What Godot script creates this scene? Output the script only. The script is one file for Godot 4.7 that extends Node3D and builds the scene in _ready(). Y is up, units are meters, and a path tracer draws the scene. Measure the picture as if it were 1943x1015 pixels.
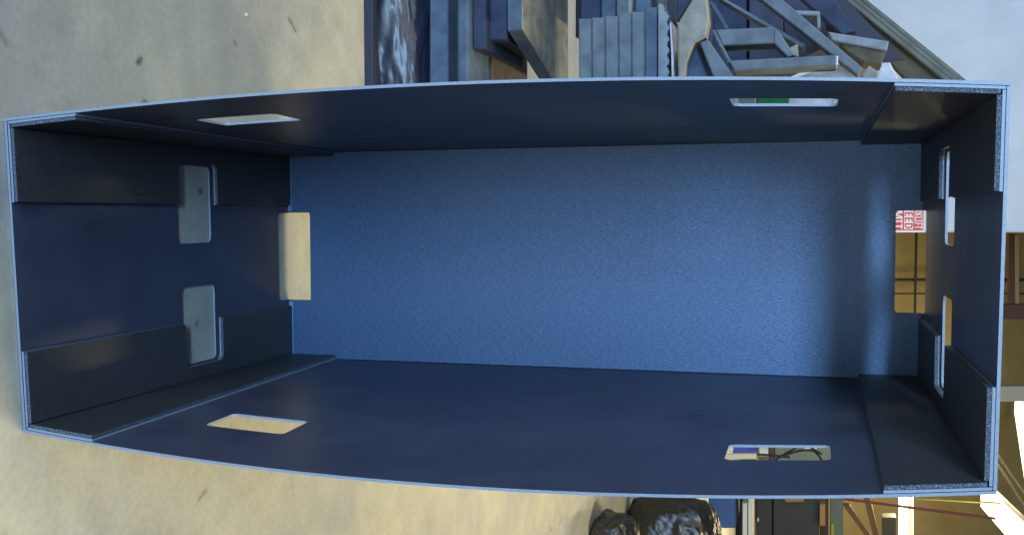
extends Node3D
# A tall navy plastic bin stands on its end on a concrete warehouse floor, its open face to the camera; the phone was held sideways.
# World: x to the right, y up, z towards the photographer; the bin's front bottom edge lies near the origin.

const W := 0.4506      # bin width
const H := 1.3         # bin height
const D := 0.8126      # bin depth
const T := 0.0038      # sheet thickness
const FOCAL := 1995.19 # of the photograph, in its pixels
const EYE := Vector3(-0.08345, 1.09946, 1.24515)
const CAM_RIGHT := Vector3(0.99880534, 0.00986524, 0.04785996)
const CAM_UP := Vector3(0.00371014, 0.96127305, -0.27557278)
const CAM_BACK := Vector3(-0.04872508, 0.27542113, 0.96008805)

var mats := {}
var taken := {}

func _ready():
	# ---------- camera ----------
	var cam := Camera3D.new()
	cam.name = "camera"
	cam.transform = Transform3D(Basis(CAM_UP, -CAM_RIGHT, CAM_BACK).orthonormalized(), EYE)   # turned a quarter: the phone lay on its side
	cam.fov = rad_to_deg(2.0 * atan(507.5 / FOCAL))
	cam.near = 0.05
	cam.far = 120.0
	add_child(cam)
	cam.current = true
	# ---------- air and exposure ----------
	var env := Environment.new()
	env.background_mode = Environment.BG_COLOR
	env.background_color = Color(0.38, 0.38, 0.37)
	env.background_energy_multiplier = 1.0
	env.tonemap_mode = Environment.TONE_MAPPER_LINEAR
	env.tonemap_exposure = 1.0
	env.sdfgi_enabled = true
	env.ssao_enabled = true
	env.ssil_enabled = true
	var we := WorldEnvironment.new()
	we.name = "world_environment"
	we.environment = env
	add_child(we)
	# ---------- lamps ----------
	make_materials()
	high_window(Vector3(-2.15, 3.45, 9.0), Vector2(3.4, 0.9), Color(0.66, 0.83, 1.0), 95.0, "pale blue daylight through a high wall window behind the photographer")
	high_window(Vector3(-7.5, 3.0, 6.5), Vector2(4.2, 1.5), Color(0.80, 0.89, 1.0), 52.0, "added unseen window light far to the left behind the photographer")  # added to brighten the right wall, the pads and the left floor
	open_door(Vector3(1.3, 1.15, 9.5), Vector2(2.6, 2.3), Color(0.86, 0.93, 1.0), 7.0)
	ceiling_lamps()
	# ---------- the place ----------
	setting()
	bin()
	scrap_heap()
	right_background()

# ====================================================================== helpers
func spot(u: float, v: float, z: float) -> Vector3:
	# the point of the plane z = const that the photograph shows at (u, v)
	var d := CAM_RIGHT * ((v - 507.5) / FOCAL) + CAM_UP * ((u - 971.5) / FOCAL) - CAM_BACK
	return EYE + d * ((z - EYE.z) / d.z)

func spot_y(u: float, v: float, y: float) -> Vector3:
	# the same on a level plane
	var d := CAM_RIGHT * ((v - 507.5) / FOCAL) + CAM_UP * ((u - 971.5) / FOCAL) - CAM_BACK
	return EYE + d * ((y - EYE.y) / d.y)

func numbered(called: String) -> String:
	var n: int = taken.get(called, 0)
	taken[called] = n + 1
	return called if n == 0 else "%s_%03d" % [called, n]

func tag(o, label: String, category: String, group := ""):
	o.set_meta("label", label)
	o.set_meta("category", category)
	if group != "":
		o.set_meta("group", group)
	return o

func thing(called: String, at: Vector3, label: String, category: String, group := "") -> Node3D:
	var o := Node3D.new()
	o.name = numbered(called)
	o.position = at
	add_child(o)
	tag(o, label, category, group)
	return o

func put(parent: Node, called: String, mesh: Mesh, mat: Material, at := Vector3.ZERO) -> MeshInstance3D:
	var o := MeshInstance3D.new()
	o.name = numbered(called) if parent == self else called
	o.mesh = mesh
	o.material_override = mat
	o.position = at
	parent.add_child(o, true)
	return o

func struct(called: String, mesh: Mesh, mat: Material, at := Vector3.ZERO) -> MeshInstance3D:
	var o := put(self, called, mesh, mat, at)
	o.set_meta("kind", "structure")
	return o

func new_st() -> SurfaceTool:
	var st := SurfaceTool.new()
	st.begin(Mesh.PRIMITIVE_TRIANGLES)
	return st

func done(st: SurfaceTool) -> ArrayMesh:
	st.generate_normals()
	return st.commit()

func tri(st: SurfaceTool, a: Vector3, b: Vector3, c: Vector3, out: Vector3, ua := Vector2.ZERO, ub := Vector2.ZERO, uc := Vector2.ZERO):
	if (c - a).cross(b - a).dot(out) < 0.0:   # front faces run clockwise
		var t := b; b = c; c = t
		var tu := ub; ub = uc; uc = tu
	st.set_uv(ua); st.add_vertex(a)
	st.set_uv(ub); st.add_vertex(b)
	st.set_uv(uc); st.add_vertex(c)

func quad(st: SurfaceTool, a: Vector3, b: Vector3, c: Vector3, d: Vector3, out: Vector3, ua := Vector2.ZERO, ub := Vector2.ZERO, uc := Vector2.ZERO, ud := Vector2.ZERO):
	tri(st, a, b, c, out, ua, ub, uc)
	tri(st, a, c, d, out, ua, uc, ud)

func block(size: Vector3, bevel := 0.004) -> ArrayMesh:
	# a box with chamfered edges, centred
	var st := new_st()
	st.set_smooth_group(-1)
	var h := size / 2.0
	var b: float = min(bevel, min(h.x, min(h.y, h.z)) * 0.9)
	for ax in 3:
		for s in [-1.0, 1.0]:
			var n := Vector3.ZERO; n[ax] = s
			var p := []
			for k in [[-1, -1], [1, -1], [1, 1], [-1, 1]]:
				var q := Vector3.ZERO
				q[ax] = s * h[ax]
				q[(ax + 1) % 3] = k[0] * (h[(ax + 1) % 3] - b)
				q[(ax + 2) % 3] = k[1] * (h[(ax + 2) % 3] - b)
				p.append(q)
			var i1 := (ax + 1) % 3
			var i2 := (ax + 2) % 3
			quad(st, p[0], p[1], p[2], p[3], n, Vector2(p[0][i1], p[0][i2]), Vector2(p[1][i1], p[1][i2]), Vector2(p[2][i1], p[2][i2]), Vector2(p[3][i1], p[3][i2]))
	for ax in 3:   # edges along ax
		var i := (ax + 1) % 3
		var j := (ax + 2) % 3
		for si in [-1.0, 1.0]:
			for sj in [-1.0, 1.0]:
				var p := []
				for k in [[0, -1], [0, 1], [1, 1], [1, -1]]:
					var q := Vector3.ZERO
					q[ax] = k[1] * (h[ax] - b)
					q[i] = si * (h[i] if k[0] == 0 else h[i] - b)
					q[j] = sj * (h[j] - b if k[0] == 0 else h[j])
					p.append(q)
				var n := Vector3.ZERO; n[i] = si; n[j] = sj
				quad(st, p[0], p[1], p[2], p[3], n)
	for sx in [-1.0, 1.0]:
		for sy in [-1.0, 1.0]:
			for sz in [-1.0, 1.0]:
				var n := Vector3(sx, sy, sz)
				tri(st, n * Vector3(h.x, h.y - b, h.z - b), n * Vector3(h.x - b, h.y, h.z - b), n * Vector3(h.x - b, h.y - b, h.z), n)
	return done(st)

func prism(poly: PackedVector2Array, depth: float, bevel := 0.003) -> ArrayMesh:
	# an outline in x and y extruded from z = 0 back to z = -depth, its front rim chamfered
	var st := new_st()
	st.set_smooth_group(-1)
	if Geometry2D.is_polygon_clockwise(poly):
		poly.reverse()
	var inner := PackedVector2Array()
	var n := poly.size()
	for i in n:
		var a := (poly[i] - poly[(i + n - 1) % n]).normalized()
		var b := (poly[(i + 1) % n] - poly[i]).normalized()
		var na := Vector2(-a.y, a.x)
		var nb := Vector2(-b.y, b.x)
		var m := (na + nb)
		m = m / max(0.3, m.length_squared() / 2.0)
		inner.append(poly[i] + m * bevel)
	var idx := Geometry2D.triangulate_polygon(inner)
	for k in range(0, idx.size(), 3):
		var a := inner[idx[k]]; var b := inner[idx[k + 1]]; var c := inner[idx[k + 2]]
		tri(st, Vector3(a.x, a.y, 0), Vector3(b.x, b.y, 0), Vector3(c.x, c.y, 0), Vector3.BACK, a, b, c)
	var idb := Geometry2D.triangulate_polygon(poly)
	for k in range(0, idb.size(), 3):
		var a := poly[idb[k]]; var b := poly[idb[k + 1]]; var c := poly[idb[k + 2]]
		tri(st, Vector3(a.x, a.y, -depth), Vector3(b.x, b.y, -depth), Vector3(c.x, c.y, -depth), Vector3.FORWARD, a, b, c)
	for i in n:
		var a := poly[i]; var b := poly[(i + 1) % n]
		var ia := inner[i]; var ib := inner[(i + 1) % n]
		var o := Vector3((b - a).y, -(b - a).x, 0)
		var l := (b - a).length()
		quad(st, Vector3(a.x, a.y, -bevel), Vector3(b.x, b.y, -bevel), Vector3(b.x, b.y, -depth), Vector3(a.x, a.y, -depth), o, Vector2(0, 0), Vector2(l, 0), Vector2(l, depth), Vector2(0, depth))
		quad(st, Vector3(a.x, a.y, -bevel), Vector3(b.x, b.y, -bevel), Vector3(ib.x, ib.y, 0), Vector3(ia.x, ia.y, 0), o + Vector3(0, 0, l))
	return done(st)

func tube(path: Array, r: float, sides := 8) -> ArrayMesh:
	var st := new_st()
	st.set_smooth_group(0)
	var rings := []
	for i in path.size():
		var d: Vector3 = (path[min(i + 1, path.size() - 1)] - path[max(i - 1, 0)]).normalized()
		var a := d.cross(Vector3.UP if abs(d.y) < 0.9 else Vector3.RIGHT).normalized()
		var b := d.cross(a)
		var ring := []
		for k in sides:
			var t := TAU * k / sides
			ring.append(path[i] + (a * cos(t) + b * sin(t)) * r)
		rings.append(ring)
	for i in path.size() - 1:
		for k in sides:
			var k2 := (k + 1) % sides
			quad(st, rings[i][k], rings[i][k2], rings[i + 1][k2], rings[i + 1][k], (rings[i][k] + rings[i][k2]) / 2 - path[i])
	for e in [0, path.size() - 1]:
		var out: Vector3 = path[0] - path[1] if e == 0 else path[e] - path[e - 1]
		st.set_smooth_group(-1)
		for k in sides:
			tri(st, path[e], rings[e][k], rings[e][(k + 1) % sides], out)
	return done(st)

# ====================================================================== materials
func noise(freq: float, s: int, oct := 4, kind := FastNoiseLite.TYPE_SIMPLEX_SMOOTH) -> FastNoiseLite:
	var n := FastNoiseLite.new()
	n.noise_type = kind
	n.frequency = freq
	n.seed = s
	n.fractal_octaves = oct
	return n

func noise_img(w: int, h: int, freq: float, s: int, oct := 4) -> Image:
	return noise(freq, s, oct).get_seamless_image(w, h)

func tint_img(im: Image, stops: Array, cols: Array) -> Image:
	# grey noise to colours
	var g := Gradient.new()
	g.offsets = PackedFloat32Array(stops)
	g.colors = PackedColorArray(cols)
	var lut := []
	for i in 256:
		lut.append(g.sample(i / 255.0))
	var src := im.duplicate() as Image
	src.convert(Image.FORMAT_L8)
	var b := src.get_data()
	var o := PackedByteArray()
	o.resize(b.size() * 3)
	for i in b.size():
		var c: Color = lut[b[i]]
		o[i * 3] = int(c.r * 255.0); o[i * 3 + 1] = int(c.g * 255.0); o[i * 3 + 2] = int(c.b * 255.0)
	return Image.create_from_data(src.get_width(), src.get_height(), false, Image.FORMAT_RGB8, o)

func tex(im: Image) -> ImageTexture:
	return ImageTexture.create_from_image(im)

func bump(im: Image, k: float) -> ImageTexture:
	var n := im.duplicate() as Image
	n.convert(Image.FORMAT_RGBA8)
	n.bump_map_to_normal_map(k)
	return tex(n)

func mat(called: String, col: Color, rough: float, metal := 0.0) -> StandardMaterial3D:
	var m := StandardMaterial3D.new()
	m.resource_name = called
	m.albedo_color = col
	m.roughness = rough
	m.metallic = metal
	mats[called] = m
	return m

func noisy(m: StandardMaterial3D, albedo: Texture2D, normal: Texture2D, scale: float, strength: float, world := true) -> StandardMaterial3D:
	m.uv1_triplanar = world
	m.uv1_world_triplanar = world
	m.uv1_scale = Vector3.ONE * scale
	if albedo:
		m.albedo_texture = albedo
	if normal:
		m.normal_enabled = true
		m.normal_texture = normal
		m.normal_scale = strength
	return m

func make_materials():
	var fine := noise_img(512, 512, 0.05, 3, 3)
	var mid := noise_img(512, 512, 0.012, 5, 5)
	var grain_tint := tex(tint_img(fine, [0.0, 1.0], [Color(0.86, 0.86, 0.86), Color(1, 1, 1)]))
	var patch_tint := tex(tint_img(mid, [0.2, 0.8], [Color(0.95, 0.95, 0.955), Color(1, 1, 1)]))
	var fine_n := bump(fine, 3.0)
	# smooth navy sheet plastic
	var m := mat("navy_sheet", Color(0.258, 0.272, 0.34), 0.38)
	var wave := noise_img(512, 512, 0.006, 71, 6)
	var dust := tint_img(wave, [0.0, 0.45, 0.7, 1.0], [Color(0.90, 0.90, 0.91), Color(0.95, 0.95, 0.95), Color(1, 1, 1), Color(1, 1, 1)])
	var rng := RandomNumberGenerator.new()
	rng.seed = 19
	for k in 70:   # thin scratches and lint in the plastic
		var q := Vector2(rng.randf(), rng.randf()) * 512.0
		var dir := Vector2.from_angle(rng.randf() * TAU)
		var l := rng.randi_range(2, 26) if k % 3 == 0 else 1
		for i in l:
			var x := posmod(int(q.x + dir.x * i), 512)
			var y := posmod(int(q.y + dir.y * i), 512)
			dust.set_pixel(x, y, Color(1, 1, 1) if k % 2 else Color(0.82, 0.82, 0.82))
	noisy(m, tex(dust), bump(wave, 7.0), 1.7, 0.22)
	m.metallic_specular = 0.4
	# cut edges of the sheet: they scatter paler, and caught light is put into the colour
	m = mat("cut_edge", Color(0.56, 0.61, 0.68), 0.45)
	noisy(m, grain_tint, null, 9.0, 0.0)
	# fibrous lining
	var fib := noise_img(1024, 170, 0.10, 11, 2)
	fib.resize(1024, 1024, Image.INTERPOLATE_CUBIC)
	var fleck := tint_img(fib, [0.0, 0.35, 0.62, 0.8, 1.0], [Color(0.56, 0.59, 0.64), Color(0.76, 0.78, 0.82), Color(0.88, 0.89, 0.92), Color(1.0, 1.0, 1.0), Color(1, 1, 1)])
	m = mat("lining", Color(0.305, 0.45, 0.605), 0.45, 0.3)
	noisy(m, tex(fleck), bump(fib, 4.0), 5.6, 0.4, false)
	m.metallic_specular = 0.9
	mat("lit_panel", Color(0.42, 0.55, 0.74), 0.4)  # paler blue for the light caught by the panel below the lining
	# corner padding: darker, coarser felt
	m = mat("felt", Color(0.335, 0.345, 0.35), 0.40)
	var pile := noise_img(512, 512, 0.16, 21, 2)
	noisy(m, tex(tint_img(pile, [0.25, 0.6, 0.85], [Color(0.5, 0.5, 0.52), Color(0.78, 0.78, 0.79), Color(1, 1, 1)])), bump(pile, 7.0), 5.0, 0.9)
	m.metallic_specular = 0.4
	var rough := noise_img(256, 256, 0.09, 31, 3)
	m = mat("felt_edge", Color(0.47, 0.51, 0.56), 0.45)
	noisy(m, tex(tint_img(rough, [0.3, 0.55, 0.75], [Color(0.5, 0.54, 0.6), Color(0.66, 0.69, 0.74), Color(1, 1, 1)])), bump(rough, 6.0), 14.0, 1.0)
	# concrete
	m = mat("concrete", Color(1, 1, 1), 0.42)
	m.albedo_texture = tex(concrete_image())
	m.uv1_scale = Vector3(1, 1, 1)
	m.normal_enabled = true
	m.normal_texture = bump(noise_img(512, 512, 0.02, 41, 5), 2.0)
	m.normal_scale = 0.12
	# walls
	noisy(mat("white_wall", Color(0.77, 0.82, 0.88), 0.7), patch_tint, null, 0.35, 0.0)
	noisy(mat("tan_wall", Color(0.60, 0.53, 0.35), 0.8), patch_tint, fine_n, 0.4, 0.2)
	# foam scraps: grain with dusty, scuffed blotches
	var foam_tint := tex(tint_img(noise(0.008, 77, 6).get_seamless_image(512, 512), [0.0, 0.3, 0.5, 0.72, 1.0], [Color(0.74, 0.74, 0.73), Color(0.86, 0.86, 0.86), Color(0.91, 0.91, 0.91), Color(0.97, 0.97, 0.96), Color(1, 1, 1)]))
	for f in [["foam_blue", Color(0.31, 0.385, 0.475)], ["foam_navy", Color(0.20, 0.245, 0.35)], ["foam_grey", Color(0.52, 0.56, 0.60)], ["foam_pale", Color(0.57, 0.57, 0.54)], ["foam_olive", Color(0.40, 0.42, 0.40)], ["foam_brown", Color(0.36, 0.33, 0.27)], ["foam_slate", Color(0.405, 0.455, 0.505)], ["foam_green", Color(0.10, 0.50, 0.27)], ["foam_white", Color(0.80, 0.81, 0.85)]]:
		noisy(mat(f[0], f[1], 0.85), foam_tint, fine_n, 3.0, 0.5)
	noisy(mat("navy_board_and_shade", Color(0.15, 0.175, 0.26), 0.7), grain_tint, null, 4.0, 0.0)
	# black film of the bags
	var crease := noise(0.02, 51, 2, FastNoiseLite.TYPE_CELLULAR)
	crease.cellular_return_type = FastNoiseLite.RETURN_DISTANCE2_SUB
	crease.domain_warp_enabled = true
	crease.domain_warp_amplitude = 25.0
	var creases := crease.get_seamless_image(512, 512)
	m = mat("black_film", Color(0.03, 0.031, 0.034), 0.36)
	m.normal_enabled = true
	m.uv1_triplanar = true
	m.uv1_world_triplanar = true
	m.uv1_scale = Vector3.ONE * 1.3
	m.normal_texture = bump(creases, 6.0)
	m.normal_scale = 0.28
	m.metallic_specular = 0.8
	var fm := m.duplicate() as StandardMaterial3D
	fm.albedo_color = Color(0.15, 0.18, 0.25)
	fm.normal_scale = 0.2
	fm.roughness = 0.42
	fm.resource_name = "grey_film"
	mats["grey_film"] = fm
	# others
	mat("white_paint", Color(0.82, 0.81, 0.76), 0.5)
	mat("cream_paint", Color(0.76, 0.73, 0.62), 0.5)
	mat("steel_green", Color(0.42, 0.44, 0.36), 0.5)
	mat("orange_paint", Color(0.38, 0.23, 0.14), 0.5)
	mat("brown_wood", Color(0.27, 0.20, 0.13), 0.7)
	mat("dark_metal", Color(0.16, 0.15, 0.13), 0.5)
	mat("cabinet", Color(0.24, 0.23, 0.20), 0.5)
	mat("cardboard", Color(0.70, 0.52, 0.33), 0.8)
	mat("yellow_tape", Color(0.66, 0.62, 0.26), 0.6)
	mat("red_paint", Color(0.55, 0.24, 0.22), 0.5)
	mat("sign_red", Color(0.80, 0.13, 0.12), 0.45)
	mat("sign_white", Color(0.92, 0.90, 0.90), 0.45)
	mat("blue_plastic", Color(0.22, 0.34, 0.52), 0.5)
	mat("violet_plastic", Color(0.28, 0.30, 0.62), 0.4)
	mat("black_rubber", Color(0.04, 0.04, 0.04), 0.6)
	mat("lamp_housing", Color(0.8, 0.8, 0.78), 0.5)

func glow(called: String, col: Color, energy: float) -> StandardMaterial3D:
	var m := mat(called, Color(0.9, 0.9, 0.9), 0.5)
	m.emission_enabled = true
	m.emission = col
	m.emission_energy_multiplier = energy
	return m

func concrete_image() -> Image:
	# 4 m of floor: mottled grey with worn, slightly yellow patches, scuffs and spots
	var n := 1024
	var a := noise(0.006, 61, 5).get_seamless_image(n, n)
	var b := noise(0.035, 62, 4).get_seamless_image(n, n)
	var c := noise(0.25, 63, 2).get_seamless_image(n, n)
	for im in [a, b, c]:
		im.convert(Image.FORMAT_L8)
	var da := a.get_data(); var db := b.get_data(); var dc := c.get_data()
	var o := PackedByteArray()
	o.resize(n * n * 3)
	for i in n * n:
		var v := 0.69 + (da[i] - 128) * 0.0004 + (db[i] - 128) * 0.0003 + (dc[i] - 128) * 0.00025
		var w := (da[i] - 110) * 0.0003
		o[i * 3] = clampi(int((v + w * 0.5) * 255), 0, 255)
		o[i * 3 + 1] = clampi(int((v + 0.004 + w * 0.2) * 255), 0, 255)
		o[i * 3 + 2] = clampi(int((v - 0.035 - w) * 255), 0, 255)
	var im := Image.create_from_data(n, n, false, Image.FORMAT_RGB8, o)
	var rng := RandomNumberGenerator.new()
	rng.seed = 7
	for k in 150:   # dark specks, droplets and short scuffs
		var p := Vector2(rng.randf() * n, rng.randf() * n)
		var l := rng.randi_range(1, 4) if k % 4 else rng.randi_range(6, 22)
		var ang := rng.randf() * TAU
		var dark := rng.randf_range(0.45, 0.85)
		for j in l:
			var q := p + Vector2(cos(ang), sin(ang)) * j + Vector2(rng.randf_range(-0.4, 0.4), rng.randf_range(-0.4, 0.4))
			for ey in range(-2, 3):
				for ex in range(-2, 3):
					var c0 := Vector2(floor(q.x) + ex, floor(q.y) + ey)
					var f := exp(-c0.distance_squared_to(q) / (1.6 if l < 5 else 0.7))
					var x := posmod(int(c0.x), n)
					var y := posmod(int(c0.y), n)
					im.set_pixel(x, y, im.get_pixel(x, y) * lerpf(1.0, lerpf(dark, 1.0, 0.35), f))
	return im

# ====================================================================== lamps
func high_window(at: Vector3, size: Vector2, col: Color, energy: float, label: String):
	# a row of high daylight windows in the wall behind the photographer: it lights the bin and throws the edges of its shadows; the far left one is added
	var o := thing("high_window", at, label, "window", "high daylight windows")
	var aim := (Vector3(0, 0.8, -0.4) - at).normalized()
	o.basis = Basis.looking_at(aim, Vector3.UP)
	var g := glow("daylight_pane_%d" % int(-at.x), col, 1.6)
	for k in 3:
		var w := size.x / 3.0 - 0.04
		put(o, "pane", block(Vector3(w, size.y - 0.06, 0.02), 0.002), g, Vector3((k - 1) * size.x / 3.0, 0, 0))
	for k in 4:
		put(o, "mullion", block(Vector3(0.04, size.y + 0.04, 0.06), 0.004), mats.dark_metal, Vector3((k - 1.5) * size.x / 3.0, 0, 0))
	for s in [-1.0, 1.0]:
		put(o, "rail", block(Vector3(size.x + 0.04, 0.05, 0.055), 0.004), mats.dark_metal, Vector3(0, s * (size.y / 2.0 + 0.0), 0))
	var l := AreaLight3D.new()
	l.name = "daylight"
	l.area_size = size
	l.light_color = col
	l.light_energy = energy
	l.shadow_enabled = true
	l.area_range = 60.0
	o.add_child(l)
	l.position = Vector3(0, 0, -0.06)

func open_door(at: Vector3, size: Vector2, col: Color, energy: float):
	# a doorway bright with daylight behind the photographer: the sheen on the lining mirrors it
	var o := thing("doorway", at, "doorway bright with daylight behind the photographer", "doorway")
	o.rotation.y = 0.12
	put(o, "daylit_opening", block(Vector3(size.x, size.y, 0.02), 0.002), glow("daylight_door", col, 0.9))
	for s in [-1.0, 1.0]:
		put(o, "jamb", block(Vector3(0.1, size.y, 0.14), 0.006), mats.dark_metal, Vector3(s * (size.x / 2 + 0.052), 0, 0))
	put(o, "lintel", block(Vector3(size.x + 0.2, 0.12, 0.14), 0.006), mats.dark_metal, Vector3(0, size.y / 2 + 0.062, 0))
	var l := AreaLight3D.new()
	l.name = "door_daylight"
	l.area_size = size
	l.light_color = col
	l.light_energy = energy
	l.shadow_enabled = true
	l.area_range = 60.0
	o.add_child(l)
	l.position = Vector3(0, 0, -0.06)

func lamp(at: Vector3, length: float, width: float, yaw: float, energy: float, label: String, shine := 6.0):
	var o := thing("strip_light", at, label, "light", "fluorescent strip lights")
	o.rotation.y = yaw
	var col := Color(1.0, 0.92, 0.73)
	put(o, "housing", block(Vector3(width, 0.07, length), 0.01), mats.lamp_housing, Vector3(0, 0.04, 0))
	if not mats.has("tube_%.1f" % shine):
		glow("tube_%.1f" % shine, col, shine)
	put(o, "diffuser", block(Vector3(width * 0.92, 0.05, length * 0.98), 0.015), mats["tube_%.1f" % shine], Vector3(0, -0.022, 0))
	var l := AreaLight3D.new()
	l.name = "lamp_light"
	l.area_size = Vector2(width, length)
	l.light_color = col
	l.light_energy = energy
	l.shadow_enabled = true
	l.area_range = 60.0
	o.add_child(l)
	l.position = Vector3(0, -0.06, 0)
	l.rotation.x = -PI / 2

func ceiling_lamps():
	lamp(Vector3(2.3, 4.6, -1.4), 2.4, 0.3, 0.07, 23.0, "ceiling strip light nearest above the right of the bin")
	lamp(Vector3(-2.2, 4.6, -0.6), 2.4, 0.3, 0.07, 6.0, "ceiling strip light above the scrap heap")

# ====================================================================== setting
func setting():
	var st := new_st()
	st.set_smooth_group(-1)
	var r := 40.0
	quad(st, Vector3(-r, 0, -r), Vector3(r, 0, -r), Vector3(r, 0, r), Vector3(-r, 0, r), Vector3.UP, Vector2(-r, -r) / 4.0, Vector2(r, -r) / 4.0, Vector2(r, r) / 4.0, Vector2(-r, r) / 4.0)
	struct("floor", done(st), mats.concrete)
	var e := spot(1730, 441, -6.2)
	struct("white_wall", block(Vector3(8.0, 5.0, 0.16), 0.01), mats.white_wall, Vector3(e.x - 4.0, 2.5, -6.28))
	struct("far_wall", block(Vector3(34.0, 7.0, 0.2), 0.01), mats.tan_wall, Vector3(8.0, 3.5, -16.1))

# ====================================================================== the bin
func hull(a: float, b: float, c: float) -> Vector3:
	# a: left to right, b: bottom to top, c: front to back. The front rim is a little racked and its long sides bow outward.
	var f0 := Vector3(-0.2234, 0.0, 0.0111).lerp(Vector3(0.2265, 0.0, -0.0105), a)
	var f1 := Vector3(-0.2261, 1.3031, 0.0).lerp(Vector3(0.2240, 1.2968, 0.0), a)
	var k0 := Vector3(-W / 2, 0.0, -D).lerp(Vector3(W / 2, 0.0, -D), a)
	var k1 := Vector3(-W / 2, H, -D).lerp(Vector3(W / 2, H, -D), a)
	var p := f0.lerp(f1, b).lerp(k0.lerp(k1, b), c)
	p.x += lerpf(-0.0252, 0.0365, a) * 4.0 * b * (1.0 - b) * (1.0 - c)
	return p

func on_left(s: float, t: float, d: float) -> Vector3: return hull(0.0, t / H, s / D) + Vector3(d, 0, 0)
func on_right(s: float, t: float, d: float) -> Vector3: return hull(1.0, t / H, s / D) + Vector3(-d, 0, 0)
func on_bottom(s: float, t: float, d: float) -> Vector3: return hull(s / W, 0.0, t / D) + Vector3(0, d + 0.001, 0)
func on_top(s: float, t: float, d: float) -> Vector3: return hull(s / W, 1.0, t / D) + Vector3(0, -d, 0)
func on_back(s: float, t: float, d: float) -> Vector3: return hull(s / W, t / H, 1.0) + Vector3(0, 0, d)

func lines(lo: float, hi: float, n: int, extra: Array) -> Array:
	var v := []
	for i in n + 1:
		v.append(lerpf(lo, hi, float(i) / n))
	for e in extra:
		if e > lo + 1e-4 and e < hi - 1e-4:
			v.append(e)
	v.sort()
	var out := [v[0]]
	for x in v:
		if x - out[-1] > 1e-4:
			out.append(x)
	return out

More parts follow.
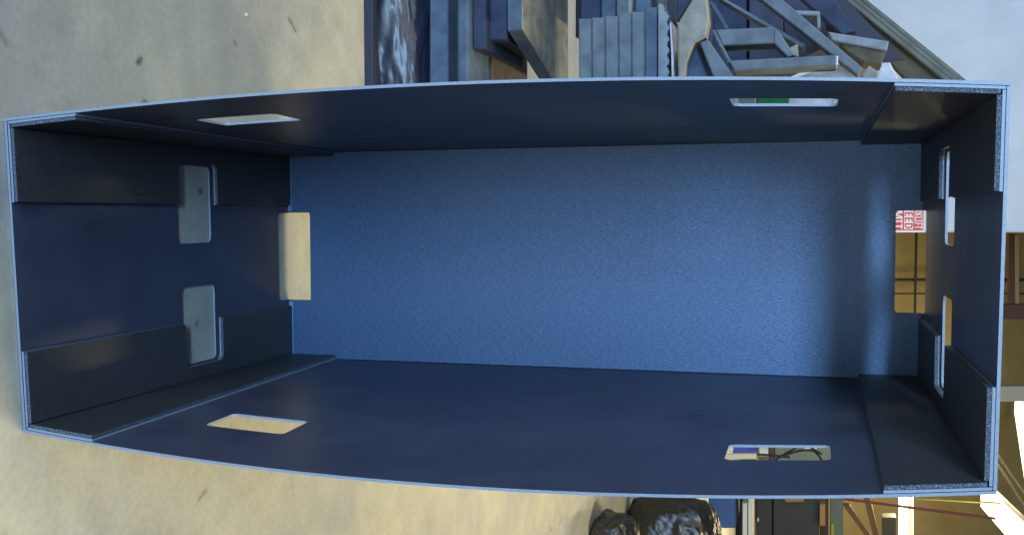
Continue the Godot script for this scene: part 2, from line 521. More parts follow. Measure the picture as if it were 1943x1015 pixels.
func sheet(parent: Node, called: String, face: Material, rim: Material, at: Callable, area: Rect2, d0: float, d1: float, holes: Array, radius := 0.012, ns := 12, nt := 12, rim_name := "cut_edge") -> MeshInstance3D:
	# a sheet between the depths d0 (outer) and d1 (inner face), with rounded openings; its cut edges are a sub-part
	var st := new_st()
	var ed := new_st()
	st.set_smooth_group(0)
	ed.set_smooth_group(-1)
	var xs := []; var ts := []
	for h in holes:
		xs.append_array([h.position.x, h.end.x])
		ts.append_array([h.position.y, h.end.y])
	var S := lines(area.position.x, area.end.x, ns, xs)
	var U := lines(area.position.y, area.end.y, nt, ts)
	var cuts := []
	for h in holes:
		if not area.encloses(h):   # a notch: its edge is part of the rim
			cuts.append(ed)
			continue
		var c := new_st()
		c.set_smooth_group(-1)
		cuts.append(c)
	var gone := func(i: int, j: int) -> int:   # -1: sheet, 0: beyond its border, k: inside opening k
		if i < 0 or j < 0 or i >= S.size() - 1 or j >= U.size() - 1:
			return 0
		var c := Vector2((S[i] + S[i + 1]) / 2, (U[j] + U[j + 1]) / 2)
		for k in holes.size():
			if holes[k].has_point(c):
				return k + 1
		return -1
	var cut := [false]
	cut.resize(holes.size() + 1)
	for i in S.size() - 1:
		for j in U.size() - 1:
			if gone.call(i, j) >= 0:
				continue
			var mid := Vector2((S[i] + S[i + 1]) / 2, (U[j] + U[j + 1]) / 2)
			var q := [Vector2(S[i], U[j]), Vector2(S[i + 1], U[j]), Vector2(S[i + 1], U[j + 1]), Vector2(S[i], U[j + 1])]
			for f in [[d1, d0], [d0, d1]]:
				var out: Vector3 = at.call(mid.x, mid.y, f[0]) - at.call(mid.x, mid.y, f[1])
				quad(st, at.call(q[0].x, q[0].y, f[0]), at.call(q[1].x, q[1].y, f[0]), at.call(q[2].x, q[2].y, f[0]), at.call(q[3].x, q[3].y, f[0]), out, q[0], q[1], q[2], q[3])
			for k in [[-1, 0, 3, 0], [1, 0, 1, 2], [0, -1, 0, 1], [0, 1, 2, 3]]:
				var g: int = gone.call(i + k[0], j + k[1])
				if g >= 0:
					cut[g] = true
					var a: Vector2 = q[k[2]]; var b: Vector2 = q[k[3]]
					var centre: Vector3 = at.call(mid.x, mid.y, (d0 + d1) / 2)
					var A: Vector3 = at.call(a.x, a.y, d0); var B: Vector3 = at.call(b.x, b.y, d0)
					quad(ed if g == 0 else cuts[g - 1], A, B, at.call(b.x, b.y, d1), at.call(a.x, a.y, d1), (A + B) / 2 - centre, a, b, b + Vector2(0.005, 0.005), a + Vector2(0.005, 0.005))
	for n in holes.size():   # fillets in the corners of the openings
		var h: Rect2 = holes[n]
		for cx in [0, 1]:
			for cy in [0, 1]:
				var corner := Vector2(h.end.x if cx else h.position.x, h.end.y if cy else h.position.y)
				if corner.x < area.position.x + 1e-3 or corner.x > area.end.x - 1e-3 or corner.y < area.position.y + 1e-3 or corner.y > area.end.y - 1e-3:
					continue
				var inw := Vector2(-1.0 if cx else 1.0, -1.0 if cy else 1.0)
				var mid := corner + inw * radius
				var prev := Vector2.ZERO
				for k in 6:
					var ang := PI / 2 * k / 5.0
					var p := mid - inw * Vector2(cos(ang), sin(ang)) * radius
					if k > 0:
						for f in [[d1, d0], [d0, d1]]:
							var out: Vector3 = at.call(mid.x, mid.y, f[0]) - at.call(mid.x, mid.y, f[1])
							tri(st, at.call(corner.x, corner.y, f[0]), at.call(prev.x, prev.y, f[0]), at.call(p.x, p.y, f[0]), out, corner, prev, p)
						var c3: Vector3 = at.call(mid.x, mid.y, d0)
						quad(cuts[n], at.call(prev.x, prev.y, d0), at.call(p.x, p.y, d0), at.call(p.x, p.y, d1), at.call(prev.x, prev.y, d1), c3 - at.call(p.x, p.y, d0), prev, p, p + Vector2(0.005, 0.005), prev + Vector2(0.005, 0.005))
					prev = p
	var o := put(parent, called, done(st), face)
	put(o, rim_name, done(ed), rim)
	for n in holes.size():
		if cut[n + 1] and cuts[n] != ed:
			put(o, "hole_edge", done(cuts[n]), rim)
	return o

func rect(s0: float, s1: float, t0: float, t1: float) -> Rect2:
	return Rect2(s0, t0, s1 - s0, t1 - t0)

func bin():
	var o := thing("plastic_bin", Vector3.ZERO, "tall navy plastic sheet bin standing on its end with hand holes and felt padded corners", "bin")
	var hx := W / 2
	var side_holes := [rect(0.165, 0.253, 0.197, 0.332), rect(0.165, 0.250, 0.990, 1.127)]
	sheet(o, "side_panel", mats.navy_sheet, mats.cut_edge, on_left, rect(0, D, 0, H), 0.0, T, side_holes, 0.010, 14, 26)
	sheet(o, "side_panel", mats.navy_sheet, mats.cut_edge, on_right, rect(0, D, 0, H), 0.0, T, side_holes, 0.010, 14, 26)
	var end_holes := [rect(hx - 0.179, hx - 0.037, 0.400, 0.508), rect(hx + 0.042, hx + 0.184, 0.405, 0.515)]
	var low_holes := end_holes + [rect(hx - 0.092, hx + 0.095, 0.766, D + 0.01)]
	var high_holes := end_holes + [rect(hx - 0.091, hx + 0.097, 0.790, D + 0.01)]
	sheet(o, "bottom_panel", mats.navy_sheet, mats.cut_edge, on_bottom, rect(T + 0.0002, W - T - 0.0002, 0, D - 0.001), 0.0, T, low_holes, 0.012, 10, 14)
	sheet(o, "top_panel", mats.navy_sheet, mats.cut_edge, on_top, rect(T + 0.0005, W - T - 0.0005, 0, D - 0.001), 0.0, T, high_holes, 0.012, 10, 14)
	sheet(o, "back_panel", mats.navy_sheet, mats.cut_edge, on_back, rect(0.0, W, 0.0015, H), -T, -0.0004, [rect(hx - 0.093, hx + 0.096, -0.01, 0.058), rect(hx - 0.091, hx + 0.097, 1.246, H + 0.01)], 0.006, 8, 16)
	var liner := sheet(o, "back_lining", mats.lining, mats.felt_edge, on_back, rect(T + 0.001, W - T - 0.001, 0.016, H - 0.008), 0.0005, 0.006, [rect(hx - 0.094, hx + 0.097, -0.01, 0.059), rect(hx - 0.092, hx + 0.098, 1.245, H + 0.01)], 0.006, 10, 20, "felt_edge")
	liner.set_meta("label", "mid blue fibrous lining sheet on the back panel")
	sheet(o, "lit_panel_strip", mats.lit_panel, mats.lit_panel, on_back, rect(T + 0.002, hx - 0.096, 0.006, 0.0155), 0.0005, 0.004, [], 0.003, 4, 1)  # bare back panel below the lining, its catch of light put into the colour
	sheet(o, "lit_panel_strip", mats.lit_panel, mats.lit_panel, on_back, rect(hx + 0.099, W - T - 0.002, 0.006, 0.0155), 0.0005, 0.004, [], 0.003, 4, 1)
	# four corner pads, each an L of backing sheet and felt along the depth of the bin
	var leaf := 0.118
	var d0 := T + 0.0006
	var d1 := T + 0.0040
	var d2 := T + 0.0092
	var zb := D - 0.008
	for right in [false, true]:
		for top in [false, true]:
			var pad := Node3D.new()
			pad.name = "corner_pad"
			o.add_child(pad, true)
			var side: Callable = on_right if right else on_left
			var end: Callable = on_top if top else on_bottom
			var t0 := H - leaf if top else d0 + 0.001
			var t1 := H - d0 if top else leaf
			var lo := d0; var hi := leaf
			if right:
				lo = W - leaf; hi = W - d0
			var holes := []
			for h in end_holes:
				var g: Rect2 = h.grow_individual(0.004, 0.004, 0.004, 0.012)
				if g.intersects(rect(lo, hi, 0, zb)):
					holes.append(g)
			sheet(pad, "side_leaf_backing", mats.navy_sheet, mats.cut_edge, side, rect(0.001, zb, t0, t1), d0, d1, [], 0.01, 10, 4)
			sheet(pad, "side_leaf", mats.felt, mats.felt_edge, side, rect(0.002, zb, t0 + (0.001 if top else 0.005), t1 - (0.005 if top else 0.001)), d1 + 0.0002, d2, [], 0.01, 10, 4, "felt_edge")
			var xl := d1 + 0.0004 if not right else lo
			var xh := hi if not right else W - d1 - 0.0004
			sheet(pad, "end_leaf_backing", mats.navy_sheet, mats.cut_edge, end, rect(xl, xh, 0.001, zb), d0, d1, holes, 0.012, 4, 10)
			xl = d2 + 0.0004 if not right else lo + 0.001
			xh = hi - 0.001 if not right else W - d2 - 0.0004
			sheet(pad, "end_leaf", mats.felt, mats.felt_edge, end, rect(xl, xh, 0.002, zb), d1 + 0.0002, d2, holes, 0.012, 4, 10, "felt_edge")

# ====================================================================== the scrap heap to the left
func shape(uv: Array, z: float) -> Array:
	# outline in the plane z, and the point it is measured from
	var c := Vector3.ZERO
	var pts := []
	for p in uv:
		var q := spot(p[0], p[1], z)
		pts.append(q)
		c += q
	c /= pts.size()
	var poly := PackedVector2Array()
	for q in pts:
		poly.append(Vector2(q.x - c.x, q.y - c.y))
	return [poly, c]

func slab(called: String, uv: Array, z: float, depth: float, m: Material, label: String, category: String, group := "", bevel := 0.003, tilt := 0.0) -> MeshInstance3D:
	var s := shape(uv, z)
	var o := put(self, called, prism(s[0], depth, bevel), m, s[1])
	o.rotation.y = tilt
	tag(o, label, category, group)
	return o

func crumpled(size: Vector3, s: int, folds: float, along := Vector3(1, 1, 1)) -> ArrayMesh:
	# a closed skin of slack film: ridged noise gives sharp folds
	var st := new_st()
	st.set_smooth_group(0)
	var a := noise(1.0, s, 4)
	a.fractal_type = FastNoiseLite.FRACTAL_RIDGED
	a.fractal_gain = 0.55
	var b := noise(1.0, s + 1, 3)
	var c := noise(1.0, s + 2, 1, FastNoiseLite.TYPE_CELLULAR)
	c.cellular_return_type = FastNoiseLite.RETURN_DISTANCE
	var nu := 160; var nv := 110
	var grid := []
	for j in nv + 1:
		var row := []
		var ph := PI * j / nv
		for i in nu + 1:
			var th := TAU * (i % nu) / nu
			var d := Vector3(sin(ph) * cos(th), cos(ph), sin(ph) * sin(th))
			var p := Vector3(sign(d.x) * pow(abs(d.x), 0.75), sign(d.y) * pow(abs(d.y), 0.75), sign(d.z) * pow(abs(d.z), 0.75)) * size / 2
			var q := Vector3(p.x * along.x + p.y * (1.0 - along.x) * 0.7, p.y, p.z)
			var r := a.get_noise_3dv(q * folds * 0.8) * 0.13 + b.get_noise_3dv(q * folds * 0.5) * 0.12 - c.get_noise_3dv(q * folds * 1.3) * 0.10
			row.append(p * (0.95 + r))
		grid.append(row)
	for j in nv:
		for i in nu:
			var out: Vector3 = (grid[j][i] + grid[j + 1][i + 1]) / 2
			if j > 0:
				tri(st, grid[j][i], grid[j][i + 1], grid[j + 1][i + 1], out)
			if j < nv - 1:
				tri(st, grid[j][i], grid[j + 1][i + 1], grid[j + 1][i], out)
	return done(st)

func scrap_heap():
	var g := "foam scraps heaped beside the bin"
	# dark board on the floor under everything
	slab("base_board", [[684, -160], [684, 190], [706, 190], [706, -160]], -1.235, 0.75, mats.navy_board_and_shade, "dark navy flat board on the floor under the scrap heap", "board")
	# crumpled black film roll
	var p := spot(758, 70, -1.37)
	var bag := put(self, "film_bundle", crumpled(Vector3(0.66, 0.155, 0.20), 5, 9.0, Vector3(0.4, 1.0, 1.0)), mats.grey_film, p)
	bag.rotation = Vector3(0, 0, 0.05)
	tag(bag, "crumpled shiny black plastic film bundle low in the scrap heap", "plastic bag")
	slab("foam_plank", [[815, -160], [815, 190], [850, 190], [850, -160]], -1.30, 0.5, mats.foam_blue, "blue foam plank lying directly above the crumpled film", "foam", g)
	slab("foam_plank", [[852, -160], [852, 190], [864, 190], [864, -160]], -1.42, 0.4, mats.foam_brown, "thin brown strip recessed between two blue foam planks", "foam", g)
	slab("foam_plank", [[866, -160], [866, 190], [889, 190], [889, -160]], -1.27, 0.5, mats.foam_blue, "narrow rounded blue foam bar below the dark navy block", "foam", g, 0.008)
	slab("foam_block", [[897, -160], [897, 94], [922, 94], [922, -160]], -1.30, 0.35, mats.foam_navy, "dark navy foam block with a squared end above the blue bar", "foam", g)
	slab("foam_block", [[922, -160], [922, 76], [962, 76], [962, -160]], -1.34, 0.35, mats.foam_navy, "speckled navy foam block stepped back above another block", "foam", g)
	slab("cardboard_sheet", [[889, 30], [889, 190], [935, 190], [935, 30]], -1.44, 0.35, mats.foam_brown, "brown cardboard piece in the shaded gap of the heap", "cardboard", g)
	# chamfered thick slab lying flat: daylit blue front and lamplit pale top put into its colours
	var y0 := spot(966, 30, -1.29).y
	var y1 := spot(992, 30, -1.29).y
	var k1 := spot_y(992, 56, y1)
	var k2 := spot_y(1060, 168, y1)
	var poly := PackedVector2Array([Vector2(-1.0, 0.0), Vector2(k1.x, -1.29 - k1.z), Vector2(k2.x, -1.29 - k2.z), Vector2(k2.x, 0.50), Vector2(-1.0, 0.50)])
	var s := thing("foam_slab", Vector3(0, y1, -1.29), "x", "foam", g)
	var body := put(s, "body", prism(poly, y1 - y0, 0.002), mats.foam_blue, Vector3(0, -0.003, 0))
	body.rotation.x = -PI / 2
	var skin := put(s, "lamplit_top", prism(poly, 0.0028, 0.0008), mats.foam_pale)
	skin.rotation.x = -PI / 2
	tag(s, "thick foam slab with a cut corner and a painted lit top lying flat in the heap", "foam", g)
	# a pile of planks
	var u := 1098.0
	var ends := [35, 33, 30, 24, 22, 13, 12]
	var words := ["lowest", "second", "third", "fourth", "fifth", "sixth"]
	for k in 6:
		var w := 25.1
		slab("foam_plank", [[u, ends[k] + 0.0], [u + 1.0, 215], [u + w, 215], [u + w - 0.6, ends[k] + 0.0]], -1.33 + (k % 3) * 0.002, 0.32, mats.foam_slate if k != 5 else mats.foam_blue, "%s grey blue foam plank from the floor in the neat pile of six" % words[k], "foam", "neat pile of foam planks", 0.003)
		u += 25.2
	slab("foam_offcut", [[1102, -160], [1102, 60], [1140, 60], [1140, -160]], -1.50, 0.3, mats.foam_navy, "dark navy offcut behind the lowest planks of the pile", "foam", g)
	slab("foam_offcut", [[1141, -160], [1141, 60], [1168, 60], [1168, -160]], -1.47, 0.3, mats.foam_blue, "blue offcut behind the middle planks of the pile", "foam", g)
	slab("foam_offcut", [[1170, -160], [1170, 60], [1192, 60], [1192, -160]], -1.45, 0.3, mats.foam_slate, "slate offcut behind the upper planks of the pile", "foam", g)
	slab("foam_offcut", [[1193, -160], [1190, 60], [1199, 60], [1203, -160]], -1.44, 0.3, mats.foam_pale, "thin pale strip behind the upper planks of the pile", "foam", g)
	slab("foam_offcut", [[1205, -160], [1205, 60], [1236, 60], [1236, -160]], -1.46, 0.3, mats.foam_blue, "blue block behind the topmost planks of the pile", "foam", g)
	# egg-crate sheet on the pile
	var wav := []
	for k in 60:
		wav.append([1268.0 + 2.2 * sin(k * 1.05) + 0.8 * sin(k * 2.9) - max(0.0, 14.0 - k * 2.4), 6.0 + k * 3.5])
	var low := [[1249.5, 214.0], [1249.5, 8.0]]
	slab("egg_crate_foam", wav + low, -1.30, 0.28, mats.foam_grey, "grey egg crate foam with a scalloped edge on the plank pile", "foam", g, 0.0006)
	slab("white_sheet", [[1271, 45], [1274, 100], [1276, 215], [1280, 215], [1278, 100], [1274, 40]], -1.31, 0.25, mats.foam_white, "thin bright white sheet on top of the egg crate foam", "foam", g, 0.0008)
	# pale curved offcut standing up
	slab("curved_offcut", [[1286, 46], [1288, 190], [1300, 190], [1303, 120], [1318, 82], [1340, 70], [1346, 40], [1342, -5], [1325, -20]], -1.27, 0.05, mats.foam_pale, "pale beige offcut with a curved outline standing on the heap", "foam", g, 0.004)
	slab("dark_offcut", [[1285, -60], [1285, 40], [1320, -15], [1320, -60]], -1.36, 0.2, mats.foam_navy, "navy offcut left of the curved pale piece", "foam", g)
	slab("foam_wedge", [[1300, 190], [1306, 120], [1322, 82], [1350, 84], [1392, 190]], -1.335, 0.12, mats.foam_blue, "blue foam wedge leaning behind the curved pale piece", "foam", g)
	slab("foam_strip", [[1328, 80], [1344, 74], [1396, 150], [1400, 200], [1376, 200]], -1.28, 0.06, mats.foam_slate, "slanting slate strip in front of the open frame", "foam", g)
	# deeper in the heap: navy blocks added as dark backing, mostly shaded by the pieces in front
	var deep := [[1288, 1352, "lowest"], [1354, 1420, "second"], [1422, 1486, "third"], [1488, 1600, "uppermost"]]
	for k in 4:
		slab("navy_backing", [[deep[k][0], -220], [deep[k][1], -220], [deep[k][1], 150 - k * 8 - (50 if k == 3 else 0)], [deep[k][0], 150 - k * 8]], -2.02 - 0.05 * (k % 2), 0.3, mats.foam_navy, deep[k][2] + " of four added navy foam blocks backing the dark gaps behind the open frame", "foam", "navy backing blocks deep in the heap")
	slab("navy_board_and_shade", [[1536, -60], [1550, -60], [1716, 112], [1650, 122], [1575, 70]], -1.60, 0.02, mats.navy_board_and_shade, "navy backing for the shade under the long olive boards", "board")  # this and the next: dark sheets added for the shade inside the heap
	slab("navy_board_and_shade", [[1092, -200], [1092, 70], [1284, 70], [1284, -200]], -1.90, 0.03, mats.navy_board_and_shade, "navy backing for the shade behind the neat pile of planks", "board")
	# open tray-like frame: four bars
	var fr := thing("foam_tray", spot(1450, 90, -1.33), "open rectangular foam frame lying tilted on the heap", "foam", g)
	for b in [[[1358, 56], [1372, 86], [1469, 82], [1470, 51]], [[1382, 115], [1394, 134], [1588, 124], [1590, 104]], [[1350, 58], [1357, 56], [1388, 116], [1382, 120]], [[1470, 51], [1468, 80], [1496, 108], [1508, 104], [1484, 66]]]:
		var q := shape(b, -1.33)
		put(fr, "bar", prism(q[0], 0.10, 0.003), mats.foam_slate, q[1] - fr.position)
	slab("pale_offcut", [[1492, 104], [1500, 90], [1515, 82], [1516, 108]], -1.345, 0.05, mats.foam_pale, "small pale offcut on the corner of the open frame", "foam", g)
	slab("pale_end", [[1586, 106], [1586, 123], [1591, 123], [1592, 106]], -1.325, 0.05, mats.foam_white, "small white end cap at the tip of the frame bar", "foam", g)
	# slanting bars
	slab("slanting_bar", [[1362, -4], [1374, -4], [1530, 84], [1524, 92]], -1.40, 0.06, mats.foam_slate, "thin slanting bar crossing behind the open frame", "foam", g)
	slab("short_bar", [[1345, 5], [1355, 3], [1385, 55], [1376, 56]], -1.42, 0.05, mats.foam_blue, "short blue bar behind the curved pale piece", "foam", g)
	slab("slanting_plank", [[1436, -8], [1478, -8], [1640, 130], [1628, 142]], -1.36, 0.05, mats.foam_slate, "wide grey slanting plank crossing the top of the heap", "foam", g)
	slab("corner_bracket", [[1506, 19], [1557, 21], [1558, 50], [1552, 56], [1551, 30], [1510, 28]], -1.45, 0.05, mats.foam_grey, "pale L shaped offcut above the slanting plank", "foam", g)
	slab("blue_foam", [[1480, -40], [1560, -40], [1625, 60], [1600, 66]], -1.52, 0.05, mats.foam_navy, "dark blue panel behind the slanting plank", "foam", g)
	slab("brown_block", [[1592, 78], [1682, 96], [1674, 124], [1640, 118], [1608, 98]], -1.44, 0.10, mats.foam_brown, "brown faced foam block beside the long leaning boards", "foam", g)
	slab("block_cap", [[1572, 60], [1688, 78], [1684, 96], [1580, 77]], -1.43, 0.12, mats.foam_grey, "grey foam cap lying over the brown faced block", "foam", g)
	slab("beige_offcut", [[1636, 142], [1650, 124], [1668, 136], [1664, 200], [1640, 200]], -1.40, 0.08, mats.foam_pale, "small beige offcut at the foot of the slanting plank", "foam", g)
	slab("white_board", [[1497, 215], [1500, 150], [1590, 122], [1690, 118], [1740, 215]], -1.58, 0.02, mats.foam_white, "white lavender board standing behind the heap and the bin", "board", "")
	slab("green_block", [[1436, 166], [1436, 230], [1497, 230], [1497, 166]], -1.62, 0.08, mats.foam_green, "green foam block seen through the hand hole in the left side", "foam", g)
	slab("grey_block", [[1368, 166], [1368, 230], [1435, 230], [1435, 166]], -1.60, 0.1, mats.foam_grey, "grey foam block below the green one behind the bin", "foam", g)
	# long leaning boards, three layers
	for k in 3:
		var o := 14.0 * k
		slab("leaning_board", [[1556 + o, -40], [1570 + o, -40], [1844 - 26 + o, 160], [1844 - 42 + o, 160]], -1.66 - 0.01 * k, 0.30, mats.foam_olive, ["lowest", "middle", "uppermost"][k] + " of three long olive boards leaning by the white wall", "board", "long leaning boards", 0.003)
	slab("brown_board", [[1535, -40], [1554, -40], [1800, 160], [1730, 160]], -1.69, 0.04, mats.foam_brown, "dark brown panel under the long leaning boards", "board")

# ====================================================================== right background
func box_at(called: String, u0: float, v0: float, u1: float, v1: float, z: float, depth: float, m: Material, label: String, category: String, group := "") -> MeshInstance3D:
	return slab(called, [[u0, v0], [u0, v1], [u1, v1], [u1, v0]], z, depth, m, label, category, group, 0.006)

func right_background():
	# sign on the white wall
	var c := spot(1724, 407, -6.19)
	var sg := thing("warning_sign", c, "red and white forklift speed limit sign on the white wall", "sign")
	var k := (spot(1722, 441, -6.19).x - spot(1722, 373, -6.19).x)
	put(sg, "plate", block(Vector3(k, k * 0.90, 0.006), 0.002), mats.sign_white)
	put(sg, "red_field", block(Vector3(k * 0.88, k * 0.82, 0.003), 0.0005), mats.sign_red, Vector3(0, 0, 0.0035))
	put(sg, "white_field", block(Vector3(k * 0.82, k * 0.24, 0.002), 0.0004), mats.sign_white, Vector3(0, 0.02 * k, 0.0055))
	var f := SystemFont.new()
	f.font_names = PackedStringArray(["Droid Sans"])
	f.font_weight = 700
	for r in [["FORKLIFT", 0.275, mats.sign_white], ["SPEED", 0.02, mats.sign_red], ["LIMIT", -0.25, mats.sign_white]]:
		var t := TextMesh.new()
		t.text = r[0]
		t.font = f
		t.font_size = 40
		t.pixel_size = 0.001
		t.depth = 0.002
		var lt := put(sg, "lettering", t, r[2], Vector3(0, r[1] * k, 0.0072))
		var ab := t.get_aabb().size
		lt.scale = Vector3(k * 0.78 / ab.x, k * 0.21 / ab.y, 1.0)
	# bags
	var p := spot(1290, 1030, -5.2)
	var b1 := put(self, "trash_bag", crumpled(Vector3(0.56, 0.56, 0.5), 81, 3.4), mats.black_film, Vector3(p.x, 0.27, -5.2))
	tag(b1, "big shiny black trash bag on the floor to the right", "trash bag", "black trash bags")
	p = spot(1165, 1030, -4.1)
	var b2 := put(self, "trash_bag", crumpled(Vector3(0.34, 0.24, 0.3), 85, 5.5), mats.black_film, Vector3(p.x + 0.02, 0.112, -4.1))
	tag(b2, "small low black trash bag in front of the big one", "trash bag", "black trash bags")
	# goods beyond
	box_at("blue_tote", 1345, 930, 1396, 1002, -6.4, 0.5, mats.blue_plastic, "blue plastic tote beyond the black trash bags", "tote")
	box_at("dark_crate", 1396, 900, 1430, 1100, -7.0, 0.6, mats.dark_metal, "dark crate behind the white boards on the right", "crate")
	box_at("white_board", 1409, 955, 1418, 1100, -6.5, 0.3, mats.white_paint, "lower of two white boards beyond the trash bags", "board", "white boards")
	box_at("white_board", 1420, 900, 1428, 1100, -6.55, 0.3, mats.white_paint, "upper of two white boards beyond the trash bags", "board", "white boards")
	var cb := thing("steel_cabinet", spot(1495, 1000, -8.0), "dark olive steel cabinet standing beyond the white boards", "cabinet")
	for q in [["door", 1434, 900, 1466, 1100, 0.0], ["door", 1468, 900, 1556, 990, 0.004], ["drawer", 1468, 992, 1556, 1100, 0.002]]:
		var sh := shape([[q[1], q[2]], [q[1], q[3]], [q[3 - 0] * 0 + (1466 if q[1] == 1434 else 1556), q[3]], [(1466 if q[1] == 1434 else 1556), q[2]]], -8.0 + q[5])
		put(cb, q[0], prism(sh[0], 0.5, 0.006), mats.cabinet, sh[1] - cb.position)
	box_at("paper_tag", 1430, 983, 1441, 990, -7.9, 0.01, mats.white_paint, "small white paper tag on the dark cabinet", "tag")
	box_at("cardboard_strip", 1490, 946, 1526, 953, -7.9, 0.1, mats.cardboard, "flat cardboard strip on the dark cabinet", "cardboard")
	box_at("cardboard_box", 1556, 957, 1567, 998, -7.9, 0.25, mats.cardboard, "small cardboard box under the grey green beam", "cardboard")
	box_at("brown_beam", 1557, 900, 1573, 1100, -8.1, 0.1, mats.brown_wood, "brown wooden beam below the grey green steel beam", "beam")
	box_at("steel_beam", 1576, 860, 1601, 1120, -8.2, 0.12, mats.steel_green, "grey green steel beam across the right background", "beam")
	box_at("yellow_label", 1577, 994, 1584, 1040, -8.17, 0.01, mats.yellow_tape, "yellow label stuck on the grey green steel beam", "label")
	slab("leaning_plank", [[1600, 958], [1612, 958], [1672, 1040], [1660, 1040]], -12.0, 0.1, mats.brown_wood, "leaning brown plank nearest the steel beam", "plank", "leaning planks")
	slab("leaning_plank", [[1640, 945], [1652, 945], [1676, 1040], [1664, 1040]], -12.1, 0.1, mats.brown_wood, "steeper brown plank right of the other leaning plank", "plank", "leaning planks")
	box_at("dark_board", 1676, 982, 1702, 1060, -12.3, 0.2, mats.dark_metal, "dark board standing by the leaning planks", "board")
	var red := put(self, "red_pipe", tube([spot(1590, 945, -9.0), spot(1890, 984, -9.0)], 0.012), mats.red_paint)
	tag(red, "thin red pipe rising beside the bin on the right", "pipe")
	var yl := put(self, "yellow_cable", tube([spot(1740, 946, -10.0), spot(1900, 955, -10.0)], 0.010), mats.yellow_tape)
	tag(yl, "thin yellow cable next to the red pipe", "cable")
	for q in [[1893, 862, 1975, 975, "lower"], [1893, 880, 1975, 1000, "upper"]]:
		var cd := put(self, "conduit", tube([spot(q[0], q[1], -11.5), spot(q[2], q[3], -9.0)], 0.012), mats.cream_paint)
		tag(cd, q[4] + " of two pale conduits running up past the top right of the bin", "conduit", "pale conduits")
	var chip := put(self, "paper_scrap", block(Vector3(0.006, 0.002, 0.009), 0.0005), mats.sign_white, spot_y(467, 28, 0.0015))
	chip.rotation.y = 0.4
	tag(chip, "tiny white paper scrap on the floor left of the bin", "paper")
	# rack and posts above the bin
	box_at("white_post", 1300, 733, 1990, 762, -9.5, 0.15, mats.cream_paint, "cream painted post behind the bin on the right", "post")
	box_at("orange_beam", 1916, 443, 1928, 576, -11.0, 0.1, mats.orange_paint, "orange brown rack beam above the bin", "beam")
	box_at("pale_beam", 1930, 448, 1935, 576, -11.1, 0.1, mats.cream_paint, "pale thin rail above the orange brown beam", "rail")
	box_at("orange_post", 1880, 577, 2010, 606, -11.2, 0.1, mats.orange_paint, "orange brown rack post behind the bin", "post")
	# far lamps
	var a := spot(1862, 932, -15.0)
	lamp_bar(spot(1874, 945, -13.0), spot(1965, 1040, -9.5), 0.27, "bright ceiling strip light at the top right corner of the bin")
	lamp_bar(spot(1938, 770, -14.5), spot(1960, 900, -12.0), 0.22, "bright ceiling strip light above the cream post")
	lamp_bar(spot(1719, 900, -12.5), spot(1719, 1100, -12.5), 0.16, "bright horizontal strip light low beside the red pipe")
	# dark pipes on the far wall, seen through the upper back notch
	for q in [[531, 0.025], [557, 0.012]]:
		var o := put(self, "wall_pipe", tube([spot(1560, q[0], -15.8), spot(1960, q[0], -15.8)], q[1]), mats.dark_metal)
		tag(o, "dark vertical pipe on the far tan wall, " + ("thicker" if q[0] == 531 else "thinner") + " of two", "pipe", "pipes on the far wall")
	var hp := put(self, "wall_rail", tube([spot(1740, 441, -15.75), spot(1735, 720, -15.75)], 0.02), mats.dark_metal)
	tag(hp, "thin dark horizontal rail on the far tan wall", "rail")
	# what shows through the right hand hole
	box_at("white_carton", 1350, 838, 1391, 858, -5.6, 0.1, mats.white_paint, "small white carton seen through the right hand hole", "carton")
	box_at("violet_tub", 1391, 830, 1438, 862, -5.7, 0.1, mats.violet_plastic, "violet blue tub seen through the right hand hole", "tub")
	box_at("white_sheet", 1441, 832, 1458, 866, -5.6, 0.05, mats.white_paint, "upright white sheet beside the violet tub", "sheet")
	box_at("white_shelf", 1330, 861, 1436, 872, -5.4, 0.02, mats.cream_paint, "pale shelf edge under the violet tub", "shelf")
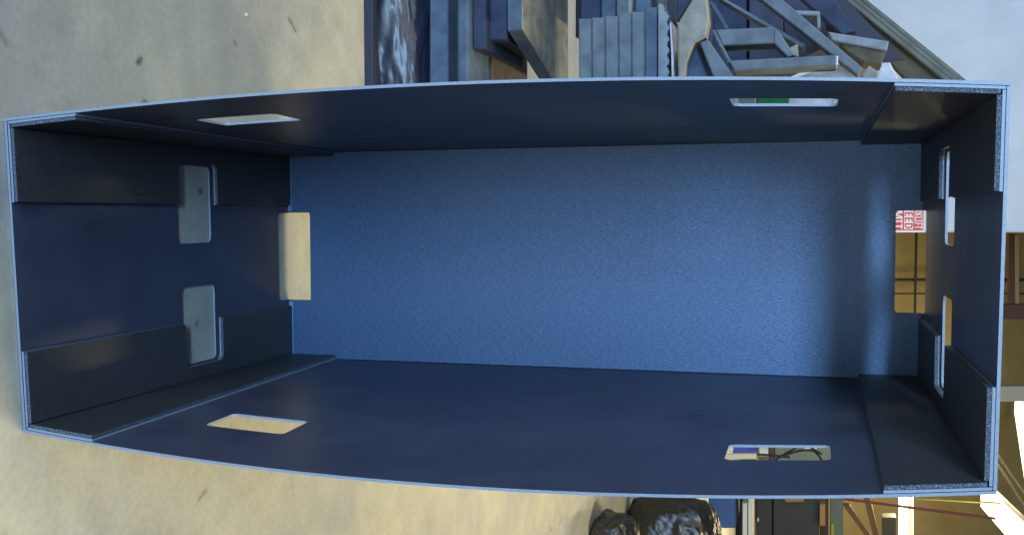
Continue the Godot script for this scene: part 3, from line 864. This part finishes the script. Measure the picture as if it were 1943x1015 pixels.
	box_at("brown_post", 1459, 800, 1471, 890, -5.8, 0.1, mats.brown_wood, "narrow brown upright between the white sheet and cables", "post")
	box_at("paper_sheet", 1526, 838, 1551, 853, -6.0, 0.02, mats.white_paint, "white paper sheet above the black cables", "paper")
	box_at("grey_cover", 1440, 800, 1620, 920, -6.3, 0.1, mats.steel_green, "grey green cover behind the black cables", "cover")
	for q in [[[1472, 872], [1500, 856], [1528, 845], [1560, 862], "highest arching black cable seen through the right hand hole"], [[1480, 868], [1515, 856], [1545, 856], [1562, 876], "lower arching black cable seen through the right hand hole"], [[1436, 862], [1470, 864], [1500, 868], "nearly straight black cable below the brown upright"]]:
		var path := []
		for w in q.slice(0, -1):
			path.append(spot(w[0], w[1], -5.5))
		var cv := put(self, "black_cable", tube(smooth(path), 0.007), mats.black_rubber)
		tag(cv, q[-1], "cable", "black looped cables")

func smooth(path: Array) -> Array:
	var out := []
	for i in path.size() - 1:
		for k in 6:
			var t := k / 6.0
			out.append(path[i].cubic_interpolate(path[i + 1], path[max(i - 1, 0)], path[min(i + 2, path.size() - 1)], t))
	out.append(path[-1])
	return out

func lamp_bar(a: Vector3, b: Vector3, width: float, label: String):
	var mid := (a + b) / 2
	var o := thing("strip_light", mid, label, "light", "fluorescent strip lights")
	o.basis = Basis.looking_at((b - a).normalized(), Vector3.UP)
	var l := (b - a).length()
	put(o, "housing", block(Vector3(width, 0.06, l), 0.01), mats.lamp_housing, Vector3(0, 0.06, 0))
	if not mats.has("far_tube"):
		glow("far_tube", Color(1.0, 0.93, 0.76), 3.0)
	put(o, "diffuser", block(Vector3(width * 0.95, 0.10, l * 0.99), 0.02), mats.far_tube, Vector3(0, -0.025, 0))
	var al := AreaLight3D.new()
	al.name = "lamp_light"
	al.area_size = Vector2(width, l)
	al.light_color = Color(1.0, 0.92, 0.73)
	al.light_energy = 11.0
	al.shadow_enabled = true
	al.area_range = 60.0
	o.add_child(al)
	al.position = Vector3(0, -0.09, 0)
	al.rotation.x = -PI / 2
